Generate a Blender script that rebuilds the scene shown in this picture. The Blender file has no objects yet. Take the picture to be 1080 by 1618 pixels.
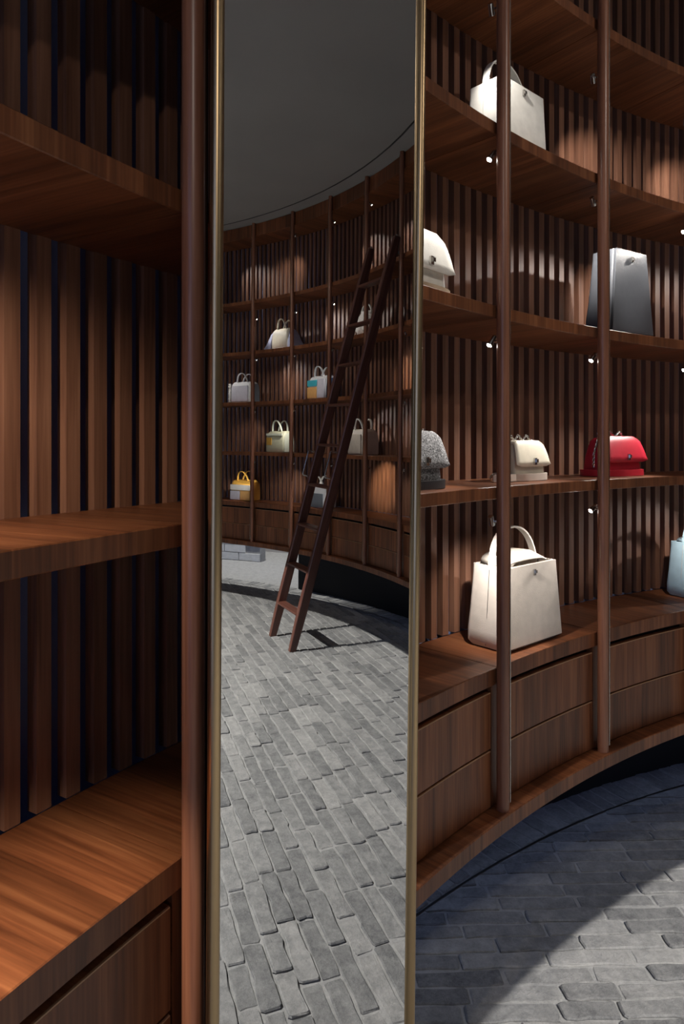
import bpy, bmesh, math, random
from mathutils import Vector, Matrix, Euler, noise
random.seed(7)
sc = bpy.context.scene
COL = sc.collection

# ------------------------------------------------------------------ camera
EYE = 1.45
cam_d = bpy.data.cameras.new('camera')
cam = bpy.data.objects.new('camera', cam_d); COL.objects.link(cam)
cam.location = (0, 0, EYE); cam.rotation_euler = (math.pi/2, 0, 0)
cam_d.sensor_fit = 'VERTICAL'; cam_d.sensor_height = 36.0
cam_d.lens = 36.0*1079/1618
cam_d.shift_y = -109/1618
cam_d.clip_start = 0.02
sc.camera = cam
# ------------------------------------------------------------------ world, exposure
w = bpy.data.worlds.new('world'); sc.world = w; w.use_nodes = True
w.node_tree.nodes['Background'].inputs[0].default_value = (0.44, 0.58, 1.0, 1)
w.node_tree.nodes['Background'].inputs[1].default_value = 1.6
vs = sc.view_settings
vs.view_transform = 'Standard'; vs.look = 'None'; vs.gamma = 1.0; vs.use_curve_mapping = False
vs.exposure = 0.0
try:
    sc.cycles.caustics_reflective = False; sc.cycles.caustics_refractive = False
    sc.cycles.sample_clamp_indirect = 4.0
except Exception: pass
# ------------------------------------------------------------------ room numbers
R = 3.838; CX, CY = 3.1117, -0.9773; T0 = 2.6152; D = 0.1322      # circle of the shelf posts, bay pitch (radians)
K0, K1 = -2, 17                                                   # shelving runs from post K0 to post K1
CEIL = EYE+2.0
Z_RAIL = EYE-0.940; Z_BASE = EYE-0.579
SHELF = [EYE-0.113, EYE+0.355, EYE+0.828, EYE+1.300]
R_FRONT = R+0.018; R_SLAT = R+0.285; R_BACK = R+0.395
def polar(k, r, z=0.0):
    th = T0-k*D
    return Vector((CX+r*math.cos(th), CY+r*math.sin(th), z))
def rotk(k): return T0-k*D-math.pi/2
# central ceiling downlight that throws the round pool on the floor
POOL = 2*math.atan((R+0.03)/(CEIL-0.05))
def spot(name, loc, target, watts, angle, blend, radius, color=(1,0.93,0.84), parent=None):
    l = bpy.data.lights.new(name, 'SPOT'); l.energy = watts; l.spot_size = angle; l.spot_blend = blend
    l.shadow_soft_size = radius; l.color = color
    o = bpy.data.objects.new(name, l); COL.objects.link(o)
    o.location = loc
    o.rotation_euler = (Vector(target)-Vector(loc)).to_track_quat('-Z', 'Y').to_euler()
    return o
spot('pool_light', (CX, CY, CEIL-0.06), (CX, CY, 0), 1750, POOL, 0.004, 0.008, (1.0, 0.96, 0.90))
spot('pool_light', (CX-0.35, CY+0.05, CEIL-0.06), (CX-0.35, CY+0.05, 0), 150, POOL, 0.01, 0.02, (0.95, 0.96, 1.0))

# unseen ceiling spotlights, added to brighten the shelving, posts and mirror frame
WASH = [(Vector((0.25, -1.7, CEIL)), Vector((0.02, 1.25, 2.0)), 45, 34), (polar(3.4, 1.9, CEIL), polar(3.2, R, 1.7), 42, 80),
        (polar(8.6, 1.9, CEIL), polar(8.8, R, 1.7), 32, 80), (polar(11.6, 1.9, CEIL), polar(11.4, R, 1.7), 32, 80)]
for p_, t_, w_, a_ in WASH:
    spot('added_wash_light', p_+Vector((0, 0, -0.14)), t_, w_, math.radians(a_), 1.0, 0.04, (1.0, 0.90, 0.80))
spot('back_light', polar(13.2, R+1.0, CEIL-0.2), polar(13.2, R+1.0, 0), 650, math.radians(70), 0.6, 0.05, (1.0, 0.97, 0.92))

# ------------------------------------------------------------------ materials
def mat(name):
    m = bpy.data.materials.new(name); m.use_nodes = True
    return m, m.node_tree, m.node_tree.nodes['Principled BSDF']
def N(nt, typ, **kw):
    n = nt.nodes.new(typ)
    for k, v in kw.items(): setattr(n, k, v)
    return n
def ramp(nt, stops):
    r = N(nt, 'ShaderNodeValToRGB'); e = r.color_ramp.elements
    while len(e) > 1: e.remove(e[0])
    e[0].position = stops[0][0]; e[0].color = (*stops[0][1], 1)
    for p, c in stops[1:]:
        x = e.new(p); x.color = (*c, 1)
    return r
def wood(name, dark, mid, light, rough=0.42, stave=0.25):
    m, nt, b = mat(name); L = nt.links.new
    uv = N(nt, 'ShaderNodeUVMap'); uv.uv_map = 'UVMap'
    oi = N(nt, 'ShaderNodeObjectInfo')
    off = N(nt, 'ShaderNodeVectorMath', operation='SCALE'); off.inputs[0].default_value = (37.3, 71.7, 13.1)
    L(oi.outputs['Random'], off.inputs['Scale'])
    add = N(nt, 'ShaderNodeVectorMath', operation='ADD'); L(uv.outputs[0], add.inputs[0]); L(off.outputs[0], add.inputs[1])
    mp = N(nt, 'ShaderNodeMapping'); mp.inputs['Scale'].default_value = (1.3, 30, 1); L(add.outputs[0], mp.inputs[0])
    n1 = N(nt, 'ShaderNodeTexNoise'); n1.inputs['Scale'].default_value = 1.0; n1.inputs['Detail'].default_value = 5; n1.inputs['Distortion'].default_value = 1.1
    L(mp.outputs[0], n1.inputs['Vector'])
    mp2 = N(nt, 'ShaderNodeMapping'); mp2.inputs['Scale'].default_value = (6, 190, 1); L(add.outputs[0], mp2.inputs[0])
    n2 = N(nt, 'ShaderNodeTexNoise'); n2.inputs['Scale'].default_value = 1.0; n2.inputs['Detail'].default_value = 3
    L(mp2.outputs[0], n2.inputs['Vector'])
    mx = N(nt, 'ShaderNodeMix', data_type='FLOAT'); mx.inputs[0].default_value = 0.38
    L(n1.outputs['Fac'], mx.inputs[2]); L(n2.outputs['Fac'], mx.inputs[3])
    rp = ramp(nt, [(0.30, dark), (0.50, mid), (0.70, light)]); L(mx.outputs[0], rp.inputs[0])
    # veneer staves: each strip across the grain a touch lighter or darker
    sx = N(nt, 'ShaderNodeSeparateXYZ'); L(add.outputs[0], sx.inputs[0])
    dv = N(nt, 'ShaderNodeMath', operation='DIVIDE'); L(sx.outputs[1], dv.inputs[0]); dv.inputs[1].default_value = 0.083
    fl = N(nt, 'ShaderNodeMath', operation='FLOOR'); L(dv.outputs[0], fl.inputs[0])
    wn = N(nt, 'ShaderNodeTexWhiteNoise', noise_dimensions='1D'); L(fl.outputs[0], wn.inputs['W'])
    mr = N(nt, 'ShaderNodeMapRange'); mr.inputs[3].default_value = 1-stave; mr.inputs[4].default_value = 1+stave
    L(wn.outputs['Value'], mr.inputs[0])
    sc2 = N(nt, 'ShaderNodeVectorMath', operation='SCALE'); L(rp.outputs[0], sc2.inputs[0]); L(mr.outputs[0], sc2.inputs['Scale'])
    L(sc2.outputs[0], b.inputs['Base Color'])
    b.inputs['Roughness'].default_value = rough
    b.inputs['Specular IOR Level'].default_value = 0.45
    bp = N(nt, 'ShaderNodeBump'); bp.inputs['Strength'].default_value = 0.06; bp.inputs['Distance'].default_value = 0.002
    L(n2.outputs['Fac'], bp.inputs['Height']); L(bp.outputs[0], b.inputs['Normal'])
    return m
def plain(name, col, rough=0.5, metal=0.0, spec=0.5, bump=0.0, bscale=300, var=0.0, vscale=20, lo=0.3, hi=0.7):
    m, nt, b = mat(name); L = nt.links.new
    b.inputs['Base Color'].default_value = (*col, 1); b.inputs['Roughness'].default_value = rough
    b.inputs['Metallic'].default_value = metal; b.inputs['Specular IOR Level'].default_value = spec
    tc = N(nt, 'ShaderNodeTexCoord')
    if bump:
        n = N(nt, 'ShaderNodeTexNoise'); n.inputs['Scale'].default_value = bscale; n.inputs['Detail'].default_value = 3
        L(tc.outputs['Object'], n.inputs['Vector'])
        bp = N(nt, 'ShaderNodeBump'); bp.inputs['Strength'].default_value = bump; bp.inputs['Distance'].default_value = 0.002
        L(n.outputs['Fac'], bp.inputs['Height']); L(bp.outputs[0], b.inputs['Normal'])
    if var:
        n = N(nt, 'ShaderNodeTexNoise'); n.inputs['Scale'].default_value = vscale; n.inputs['Detail'].default_value = 4
        L(tc.outputs['Object'], n.inputs['Vector'])
        rp = ramp(nt, [(lo, tuple(c*(1-var) for c in col)), (hi, tuple(min(1, c*(1+var)) for c in col))])
        L(n.outputs['Fac'], rp.inputs[0]); L(rp.outputs[0], b.inputs['Base Color'])
    return m
def leather(name, col, rough=0.45, bump=0.25): return plain(name, col, rough, 0, 0.4, bump, 420, 0.06, 40)
def emit(name, col, s):
    m, nt, b = mat(name)
    b.inputs['Base Color'].default_value = (0.8, 0.8, 0.8, 1)
    b.inputs['Emission Color'].default_value = (*col, 1); b.inputs['Emission Strength'].default_value = s
    return m
def brick_mat(name, c0, c1, c2, joint=False):
    m, nt, b = mat(name); L = nt.links.new
    g = N(nt, 'ShaderNodeNewGeometry')
    n1 = N(nt, 'ShaderNodeTexNoise'); n1.inputs['Scale'].default_value = 18; n1.inputs['Detail'].default_value = 10; n1.inputs['Roughness'].default_value = 0.82
    L(g.outputs['Position'], n1.inputs['Vector'])
    at = N(nt, 'ShaderNodeAttribute'); at.attribute_name = 'tone'
    oi = N(nt, 'ShaderNodeObjectInfo')
    s = N(nt, 'ShaderNodeMath', operation='ADD'); L(at.outputs['Fac'], s.inputs[0]); L(oi.outputs['Random'], s.inputs[1])
    fr = N(nt, 'ShaderNodeMath', operation='FRACT'); L(s.outputs[0], fr.inputs[0])
    mx = N(nt, 'ShaderNodeMix', data_type='FLOAT'); mx.inputs[0].default_value = 0.0 if joint else 0.20
    L(n1.outputs['Fac'], mx.inputs[2]); L(fr.outputs[0], mx.inputs[3])
    rp = ramp(nt, [(0.30, c0), (0.5, c1), (0.70, c2)]); L(mx.outputs[0], rp.inputs[0])
    # pale mortar smears with their own ragged shapes
    n2 = N(nt, 'ShaderNodeTexNoise'); n2.inputs['Scale'].default_value = 26; n2.inputs['Detail'].default_value = 7; n2.inputs['Roughness'].default_value = 1.6
    L(g.outputs['Position'], n2.inputs['Vector'])
    r2 = ramp(nt, [(0.56, (0, 0, 0)), (0.70, (1, 1, 1))]); L(n2.outputs['Fac'], r2.inputs[0])
    m2 = N(nt, 'ShaderNodeMix', data_type='RGBA'); L(r2.outputs[0], m2.inputs[0]); L(rp.outputs[0], m2.inputs[6])
    m2.inputs[7].default_value = (*[min(1, c*1.25) for c in c2], 1)
    r3 = ramp(nt, [(0.30, (0.45, 0.45, 0.45)), (0.43, (1, 1, 1))]); L(n2.outputs['Fac'], r3.inputs[0])       # dark worn pits
    m3 = N(nt, 'ShaderNodeMix', data_type='RGBA', blend_type='MULTIPLY'); m3.inputs[0].default_value = 1.0
    L(m2.outputs[2], m3.inputs[6]); L(r3.outputs[0], m3.inputs[7])
    L(m3.outputs[2], b.inputs['Base Color'])
    b.inputs['Roughness'].default_value = 0.8; b.inputs['Specular IOR Level'].default_value = 0.18
    n3 = N(nt, 'ShaderNodeTexNoise'); n3.inputs['Scale'].default_value = 45; n3.inputs['Detail'].default_value = 9; n3.inputs['Roughness'].default_value = 0.78
    L(g.outputs['Position'], n3.inputs['Vector'])
    bp = N(nt, 'ShaderNodeBump'); bp.inputs['Strength'].default_value = 0.8; bp.inputs['Distance'].default_value = 0.007
    L(n3.outputs['Fac'], bp.inputs['Height']); L(bp.outputs[0], b.inputs['Normal'])
    return m
M = {}
M['wood'] = wood('walnut', (0.066, 0.020, 0.008), (0.162, 0.054, 0.021), (0.270, 0.104, 0.042))
M['slat'] = wood('walnut_slat', (0.100, 0.042, 0.024), (0.19, 0.086, 0.050), (0.275, 0.135, 0.083), 0.52, 0.12)
M['post'] = wood('walnut_post', (0.13, 0.048, 0.026), (0.23, 0.092, 0.050), (0.31, 0.135, 0.075), 0.33, 0.0)
M['ladder'] = wood('ladder_wood', (0.055, 0.020, 0.014), (0.095, 0.036, 0.025), (0.14, 0.058, 0.040), 0.36, 0.0)
M['navy'] = plain('navy_paint', (0.24, 0.29, 0.52), 0.6)
M['black'] = plain('black_paint', (0.008, 0.009, 0.012), 0.7)
M['brass'] = plain('brushed_brass', (0.43, 0.31, 0.175), 0.33, 1.0)
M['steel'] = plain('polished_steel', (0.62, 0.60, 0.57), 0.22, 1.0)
M['darkmetal'] = plain('dark_metal', (0.10, 0.095, 0.09), 0.35, 1.0)
M['plaster'] = plain('ceiling_plaster', (0.30, 0.285, 0.275), 0.9, 0, 0.2, 0.15, 8, 0.06, 1.2)
M['groove'] = plain('groove_shadow_gap', (0.06, 0.055, 0.055), 0.9)
M['wall'] = plain('dark_wall_paint', (0.05, 0.045, 0.045), 0.9)
M['brick'] = brick_mat('grey_brick', (0.085, 0.086, 0.090), (0.195, 0.195, 0.193), (0.325, 0.32, 0.31))
M['mortar'] = brick_mat('mortar', (0.20, 0.20, 0.20), (0.27, 0.27, 0.265), (0.34, 0.335, 0.33), True)
M['palebrick'] = brick_mat('pale_brick', (0.42, 0.42, 0.41), (0.55, 0.55, 0.53), (0.66, 0.65, 0.63))
M['lens_on'] = emit('lamp_lens_lit', (1.0, 0.95, 0.88), 60)
M['lens_dim'] = emit('lamp_lens_turned', (1.0, 0.95, 0.88), 6)
mm, nt, b = mat('mirror_silver')
b.inputs['Metallic'].default_value = 1.0; b.inputs['Roughness'].default_value = 0.0
b.inputs['Base Color'].default_value = (0.75, 0.76, 0.76, 1); M['mirror'] = mm

# ------------------------------------------------------------------ mesh helpers
def mesh_obj(name, verts, faces, m, parent=None, uvs=None, smooth=False, loc=None, rot=None, mats=None, fmat=None):
    me = bpy.data.meshes.new(name); me.from_pydata([tuple(v) for v in verts], [], faces)
    if uvs is not None:
        ul = me.uv_layers.new(name='UVMap'); i = 0
        for f, fu in zip(faces, uvs):
            for u in fu: ul.data[i].uv = u; i += 1
    if mats:
        for x in mats: me.materials.append(x)
        for p, q in zip(me.polygons, fmat): p.material_index = q
    elif m: me.materials.append(m)
    if smooth:
        for p in me.polygons: p.use_smooth = True
        if hasattr(me, 'set_sharp_from_angle'): me.set_sharp_from_angle(angle=math.radians(38))
    me.update()
    return link(name, me, parent, loc, rot)
def link(name, me, parent=None, loc=None, rot=None):
    o = bpy.data.objects.new(name, me); COL.objects.link(o)
    if parent: o.parent = parent
    if loc is not None: o.location = loc
    if rot is not None: o.rotation_euler = rot
    return o
def empty(name, loc=(0, 0, 0), rz=0.0):
    o = bpy.data.objects.new(name, None); COL.objects.link(o); o.location = loc; o.rotation_euler = (0, 0, rz)
    o.empty_display_size = 0.05
    return o
def tag(o, label, cat, group=None):
    o['label'] = label; o['category'] = cat
    if group: o['group'] = group
    return o
def struct(o, label=None):
    o['kind'] = 'structure'
    if label: o['label'] = label
    return o
class MB:
    """collects geometry for one mesh"""
    def __init__(s): s.v = []; s.f = []; s.uv = []; s.mi = []
    def add(s, vs, fs, uvs=None, mi=0):
        o = len(s.v); s.v += [Vector(v) for v in vs]
        for i, f in enumerate(fs):
            s.f.append([o+j for j in f])
            s.uv.append(uvs[i] if uvs else [(vs[j][2], vs[j][0]+vs[j][1]) for j in f]); s.mi.append(mi)
        return s
    def box(s, c, h, rot=None, mi=0, grain=2):
        vs = []
        for z in (-1, 1):
            for y in (-1, 1):
                for x in (-1, 1): vs.append(Vector((x*h[0], y*h[1], z*h[2])))
        fs = [(0, 2, 3, 1), (4, 5, 7, 6), (0, 1, 5, 4), (2, 6, 7, 3), (0, 4, 6, 2), (1, 3, 7, 5)]
        ot = [a for a in (0, 1, 2) if a != grain]
        uvs = [[(vs[j][grain], vs[j][ot[0]]+vs[j][ot[1]]) for j in f] for f in fs]
        if rot is not None: vs = [rot @ v for v in vs]
        return s.add([v+Vector(c) for v in vs], fs, uvs, mi)
    def tube(s, pts, rad, n=10, closed=False, flat=None, mi=0):
        """sweep; flat=(a,b) gives an elliptical section"""
        P = [Vector(p) for p in pts]; rings = []; m = len(P); L = 0
        prev = None
        for i, p in enumerate(P):
            if closed: t = (P[(i+1) % m]-P[i-1]).normalized()
            else: t = (P[min(i+1, m-1)]-P[max(i-1, 0)]).normalized()
            if prev is None:
                a = t.cross(Vector((0, 1, 0)));
                if a.length < 0.05: a = t.cross(Vector((1, 0, 0)))
                a.normalize()
            else:
                a = (prev-t*prev.dot(t)).normalized()
            prev = a; bb = t.cross(a)
            r = rad[i] if isinstance(rad, (list, tuple)) else rad
            ra, rb = (r, r) if not flat else (flat[0], flat[1])
            rings.append([p+a*math.cos(2*math.pi*j/n)*ra+bb*math.sin(2*math.pi*j/n)*rb for j in range(n)])
        vs = [v for rg in rings for v in rg]; fs = []; uv = []
        ls = [0]
        for i in range(1, m): ls.append(ls[-1]+(P[i]-P[i-1]).length)
        ls.append(ls[-1]+(P[0]-P[-1]).length)
        rr = (rad[0] if isinstance(rad, (list, tuple)) else rad)
        for i in range(m if closed else m-1):
            i2 = (i+1) % m
            for j in range(n):
                j2 = (j+1) % n
                fs.append((i*n+j, i*n+j2, i2*n+j2, i2*n+j))
                w0, w1 = j*2*math.pi*rr/n, (j+1)*2*math.pi*rr/n
                uv.append([(ls[i], w0), (ls[i], w1), (ls[i+1], w1), (ls[i+1], w0)])
        if not closed:
            fs.append(tuple(range(n))[::-1]); uv.append([(0, 0)]*n)
            fs.append(tuple((m-1)*n+j for j in range(n))); uv.append([(0, 0)]*n)
        return s.add(vs, fs, uv, mi)
    def loft(s, rings, cap0=True, cap1=True, mi=0):
        n = len(rings[0]); vs = [v for r in rings for v in r]; fs = []
        for i in range(len(rings)-1):
            for j in range(n):
                j2 = (j+1) % n; fs.append((i*n+j, i*n+j2, (i+1)*n+j2, (i+1)*n+j))
        if cap0: fs.append(tuple(range(n))[::-1])
        if cap1: fs.append(tuple((len(rings)-1)*n+j for j in range(n)))
        return s.add(vs, fs, None, mi)
    def build(s, name, m, parent=None, smooth=False, loc=None, rot=None):
        if isinstance(m, list): return mesh_obj(name, s.v, s.f, None, parent, s.uv, smooth, loc, rot, m, s.mi)
        return mesh_obj(name, s.v, s.f, m, parent, s.uv, smooth, loc, rot)
def arc_mesh(name, r0, r1, z0, z1, p0, p1, m, seg=8, ch=0.0015, front_grain_z=True):
    """block swept along the circle, in a bay's frame: x along the wall, y outwards, room centre at (0,-R)"""
    sec = [(r0, z0+ch), (r0, z1-ch), (r0+ch, z1), (r1-ch, z1), (r1, z1-ch), (r1, z0+ch), (r1-ch, z0), (r0+ch, z0)]
    n = len(sec); vs = []; fs = []; uv = []
    for i in range(seg+1):
        p = p0+(p1-p0)*i/seg
        for r, z in sec: vs.append((r*math.sin(p), r*math.cos(p)-R, z))
    for i in range(seg):
        a0, a1 = (p0+(p1-p0)*i/seg)*r0, (p0+(p1-p0)*(i+1)/seg)*r0
        for j in range(n):
            j2 = (j+1) % n
            fs.append((i*n+j, i*n+j2, (i+1)*n+j2, (i+1)*n+j))
            if abs(sec[j][0]-sec[j2][0]) > abs(sec[j][1]-sec[j2][1]): g0, g1 = sec[j][0], sec[j2][0]
            else: g0, g1 = sec[j][1], sec[j2][1]
            uv.append([(g0, a0), (g1, a0), (g1, a1), (g0, a1)])
    fs.append(tuple(range(n))[::-1]); uv.append([(sec[j][0], sec[j][1]) for j in range(n)][::-1])
    fs.append(tuple(seg*n+j for j in range(n))); uv.append([(sec[j][0], sec[j][1]) for j in range(n)])
    me = bpy.data.meshes.new(name); me.from_pydata(vs, [], fs)
    ul = me.uv_layers.new(name='UVMap'); i = 0
    for fu in uv:
        for u in fu: ul.data[i].uv = u; i += 1
    me.materials.append(m); me.update()
    return me
def ring_band(r0, r1, z, k0, k1, n):
    """flat strip of a ring between bay positions k0 and k1"""
    vs = []; fs = []
    for i in range(n+1):
        k = k0+(k1-k0)*i/n
        vs.append(polar(k, r0, z)); vs.append(polar(k, r1, z))
    for i in range(n): fs.append((2*i, 2*i+1, 2*i+3, 2*i+2))
    return vs, fs

# ------------------------------------------------------------------ structure: floor
KF = 2*math.pi/D
R_BORDER = R+0.380; R_PLINTH = R+0.527
vs = [Vector((CX, CY, -0.0042))]; n = 96
for i in range(n):
    a = 2*math.pi*i/n; vs.append(Vector((CX+(R+2.4)*math.cos(a), CY+(R+2.4)*math.sin(a), -0.0042)))
mb = MB(); mb.add(vs, [(0, i+1, (i+1) % n+1) for i in range(n)])
floor = mesh_obj('floor', mb.v, mb.f, M['mortar'])
struct(floor, 'grey reclaimed brick floor with pale mortar joints')

MN = Vector((0.82845, -0.56006, 0.0)); MO = -0.6476
def view_px(p, refl):
    q = Vector(p)
    if refl: q = q-2*(q.dot(MN)-MO)*MN
    if q.y < 0.3: return None
    return (540+1079*q.x/q.y, 700-1079*(q.z-EYE)/q.y, q.y)
def size_in_view(p):
    best = 0
    a = view_px(p, False)
    if a and 645 < a[0] < 1100 and 1180 < a[1] < 1640: best = 1/(a[2]**2)*(a[1]-700)/1079
    a = view_px(p, True)
    if a and 335 < a[0] < 660 and 880 < a[1] < 1640: best = max(best, 1/(a[2]**2)*(a[1]-700)/1079)
    return best
BL, BW, JT = 0.240, 0.0525, 0.0060
def brick_geo(poly, seed, top):
    """prism over a polygon: skirt below the floor line, worn rounded rim, top a little proud"""
    rd = random.Random(seed); n = len(poly)
    c = sum((Vector((*p, 0)) for p in poly), Vector())/n
    vs = []
    for x, y in poly: vs.append(Vector((x, y, -0.012)))
    for x, y in poly: vs.append(Vector((x, y, top-0.0025-rd.random()*0.0015)))
    for x, y in poly:
        d = (c-Vector((x, y, 0))); d = d.normalized()*min(0.003+rd.random()*0.003, d.length*0.4)
        vs.append(Vector((x+d.x, y+d.y, top+rd.uniform(-0.001, 0.001))))
    fs = []
    for j in range(n):
        j2 = (j+1) % n
        fs.append((j, j2, n+j2, n+j)); fs.append((n+j, n+j2, 2*n+j2, 2*n+j))
    fs.append(tuple(2*n+j for j in range(n)))
    return vs, fs
def ragged(l, wd, rd):
    hl, hw = l/2, wd/2; j = lambda s: rd.uniform(-s, s)
    ch = [rd.uniform(0.002, 0.008) for _ in range(4)]
    e = .0035
    return [(-hl+ch[0]+j(.002), -hw+j(e)), (-hl*.45+j(.03), -hw+j(e)), (j(.03), -hw+j(e)), (hl*.5+j(.03), -hw+j(e)), (hl-ch[1], -hw+j(e)), (hl+j(.003), -hw+ch[1]*.8), (hl+j(.003), j(.01)),
            (hl+j(.003), hw-ch[2]*.8), (hl-ch[2], hw+j(e)), (hl*.5+j(.03), hw+j(e)), (j(.03), hw+j(e)), (-hl*.45+j(.03), hw+j(e)), (-hl+ch[3], hw+j(e)), (-hl+j(.003), hw-ch[3]*.8), (-hl+j(.003), -hw+ch[0]*.8)]
variants = []
for i in range(14):
    rd = random.Random(100+i)
    l = BL*(0.62 if i in (5, 11) else 1.0)
    vsx, fsx = brick_geo(ragged(l, BW, rd), i, rd.uniform(-0.003, 0.003))
    me = bpy.data.meshes.new('brick'); me.from_pydata([tuple(v) for v in vsx], [], fsx)
    me.materials.append(M['brick']); me.update(); variants.append((me, l, vsx, fsx))
ANG = math.radians(2.0)        # the courses run almost square to the view
cand = []
rd = random.Random(5)
ca, sa = math.cos(ANG), math.sin(ANG)
row = -int(5.0/(BW+JT))
while row*(BW+JT) < 5.0:
    y = row*(BW+JT); x = -5.0+rd.uniform(0, BL)
    while x < 5.0:
        vi = rd.randrange(len(variants)); l = variants[vi][1]
        xc = x+l/2; wx, wy = CX+xc*ca-y*sa, CY+xc*sa+y*ca
        dist = math.hypot(wx-CX, wy-CY)
        if dist < R_BORDER+0.13:
            cand.append((size_in_view((wx, wy, 0)), wx, wy, ANG+rd.uniform(-0.012, 0.012)+(math.pi if rd.random() < .5 else 0), vi, dist))
        x += l+JT
    row += 1
def clip_circle(poly, rmax):
    """cut a polygon (world xy) at the circular border"""
    c = sum((Vector(p) for p in poly), Vector((0, 0)))/len(poly)
    d = Vector((c.x-CX, c.y-CY)).normalized(); lim = rmax
    out = []
    for i in range(len(poly)):
        a = Vector(poly[i]); b2 = Vector(poly[(i+1) % len(poly)])
        da = (a.x-CX)*d.x+(a.y-CY)*d.y-lim; db = (b2.x-CX)*d.x+(b2.y-CY)*d.y-lim
        if da <= 0: out.append((a.x, a.y))
        if da*db < 0: q = a+(b2-a)*(da/(da-db)); out.append((q.x, q.y))
    return out
stuff = MB(); tones = []
cand.sort(key=lambda c: -c[0])
single = 0; trd = random.Random(9)
for s, wx, wy, a, vi, dist in cand:
    me, l, bv, bf = variants[vi]
    cut = dist > R_BORDER-0.16
    c_, s_ = math.cos(a), math.sin(a)
    if cut:
        pts = ragged(l, BW, random.Random(vi+int(wx*1000)))
        poly = [(wx+px*c_-py*s_, wy+px*s_+py*c_) for px, py in pts]
        poly = clip_circle(poly, R_BORDER-0.008)
        if len(poly) < 3: continue
        ar = abs(sum(poly[i][0]*poly[i-1][1]-poly[i-1][0]*poly[i][1] for i in range(len(poly))))/2
        if ar < 0.0008: continue
        v2, f2 = brick_geo(poly, vi, trd.uniform(-0.003, 0.003))
        if s > 0 and single < 260:
            cc = Vector((wx, wy, 0))
            mesh_obj('brick', [v-cc for v in v2], f2, M['brick'], floor, loc=cc); single += 1
        else:
            stuff.add(v2, f2); tones += [trd.random()]*len(v2)
    elif s > 0 and single < 260:
        link('brick', me, floor, (wx, wy, 0), (0, 0, a)); single += 1
    else:
        v2 = [Vector((wx+v.x*c_-v.y*s_, wy+v.x*s_+v.y*c_, v.z)) for v in bv]
        stuff.add(v2, bf); tones += [trd.random()]*len(v2)
# soldier course round the edge
nb = int(2*math.pi*(R_BORDER+0.07)/(0.062+JT))
for i in range(nb):
    k = KF*i/nb; 
    if k > KF-8: k -= KF
    p = polar(k, (R_BORDER+R_PLINTH)/2+0.004)
    l = R_PLINTH-R_BORDER-0.006; pts = ragged(l, 0.062, random.Random(i)); a = T0-k*D
    v2, f2 = brick_geo(pts, i, trd.uniform(-0.003, 0.002))
    s = size_in_view(p)
    if s > 0 and single < 295:
        mesh_obj('brick', v2, f2, M['brick'], floor, loc=(p.x, p.y, 0), rot=(0, 0, a)); single += 1
    else:
        c_, s_ = math.cos(a), math.sin(a)
        stuff.add([Vector((p.x+v.x*c_-v.y*s_, p.y+v.x*s_+v.y*c_, v.z)) for v in v2], f2); tones += [trd.random()]*len(v2)
so = stuff.build('brick_field', M['brick'], floor); so['kind'] = 'stuff'
at = so.data.attributes.new('tone', 'FLOAT', 'POINT')
at.data.foreach_set('value', tones)
vs, fs = ring_band(R_BORDER-0.004, R_BORDER+0.003, -0.001, 0, KF, 240)
mesh_obj('edge_strip', vs, fs, M['darkmetal'], floor)

# ------------------------------------------------------------------ structure: ceiling, walls
mb = MB(); n = 120
vs = [Vector((CX, CY, CEIL))]+[polar(KF*i/n, R-0.122, CEIL) for i in range(n)]
mb.add(vs, [(0, (i+1) % n+1, i+1) for i in range(n)])
ceil = mesh_obj('ceiling', mb.v, mb.f, M['plaster']); struct(ceil, 'dark grey plaster ceiling disc')
mb = MB()
for ra, rb, za, zb in ((R-0.122, R-0.122, CEIL, CEIL+0.03), (R-0.122, R-0.108, CEIL+0.03, CEIL+0.03), (R-0.108, R-0.108, CEIL+0.03, CEIL)):
    vs = []
    for i in range(n+1): vs += [polar(KF*i/n, ra, za), polar(KF*i/n, rb, zb)]
    mb.add(vs, [(2*i, 2*i+1, 2*i+3, 2*i+2) for i in range(n)])
mb.build('shadow_groove', M['groove'], ceil)
vs, fs = ring_band(R-0.108, R+0.75, CEIL, 0, KF, n)
v2, f2 = ring_band(R+0.75, R+2.4, CEIL, 8, 21, 30)  # added outer strip, shuts out blue light above the space behind the shelving
fs = list(fs)+[tuple(i+len(vs) for i in f) for f in f2]; vs = vs+v2
mesh_obj('ceiling_border', vs, fs, M['plaster'], ceil)
def curved_wall(name, r, z0, z1, k0, k1, m, th=0.06, seg=None):
    seg = seg or int(abs(k1-k0)*3)+1; vs = []; fs = []
    for i in range(seg+1):
        k = k0+(k1-k0)*i/seg
        vs += [polar(k, r, z0), polar(k, r, z1), polar(k, r+th, z1), polar(k, r+th, z0)]
    for i in range(seg):
        for j in range(4):
            j2 = (j+1) % 4; fs.append((4*i+j, 4*i+j2, 4*i+4+j2, 4*i+4+j))
    fs.append((0, 1, 2, 3)[::-1]); fs.append(tuple(4*seg+j for j in range(4)))
    return mesh_obj(name, vs, fs, m)
struct(curved_wall('wall_plinth', R_PLINTH, -0.012, Z_RAIL-0.06, K0, 11.8, M['black']), 'black recessed plinth wall under the cabinets')
struct(curved_wall('wall_rear', R+0.10, -0.012, CEIL, K1, 41, M['wall']), 'dark plain curved wall behind the viewer')
struct(curved_wall('wall_lintel', R+0.10, 2.75, CEIL, 41, KF+K0, M['wall']), 'dark lintel over the entrance')
q = MB(); q.box((0, 0, 0), (0.03, 0.24, (CEIL+0.012)/2)); pw = polar(K1+0.06, R+0.26, (CEIL-0.012)/2)
wr = q.build('wall_return', M['wall'], loc=pw, rot=(0, 0, rotk(K1+0.06))); struct(wr, 'dark return wall closing the end of the shelving')
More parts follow.
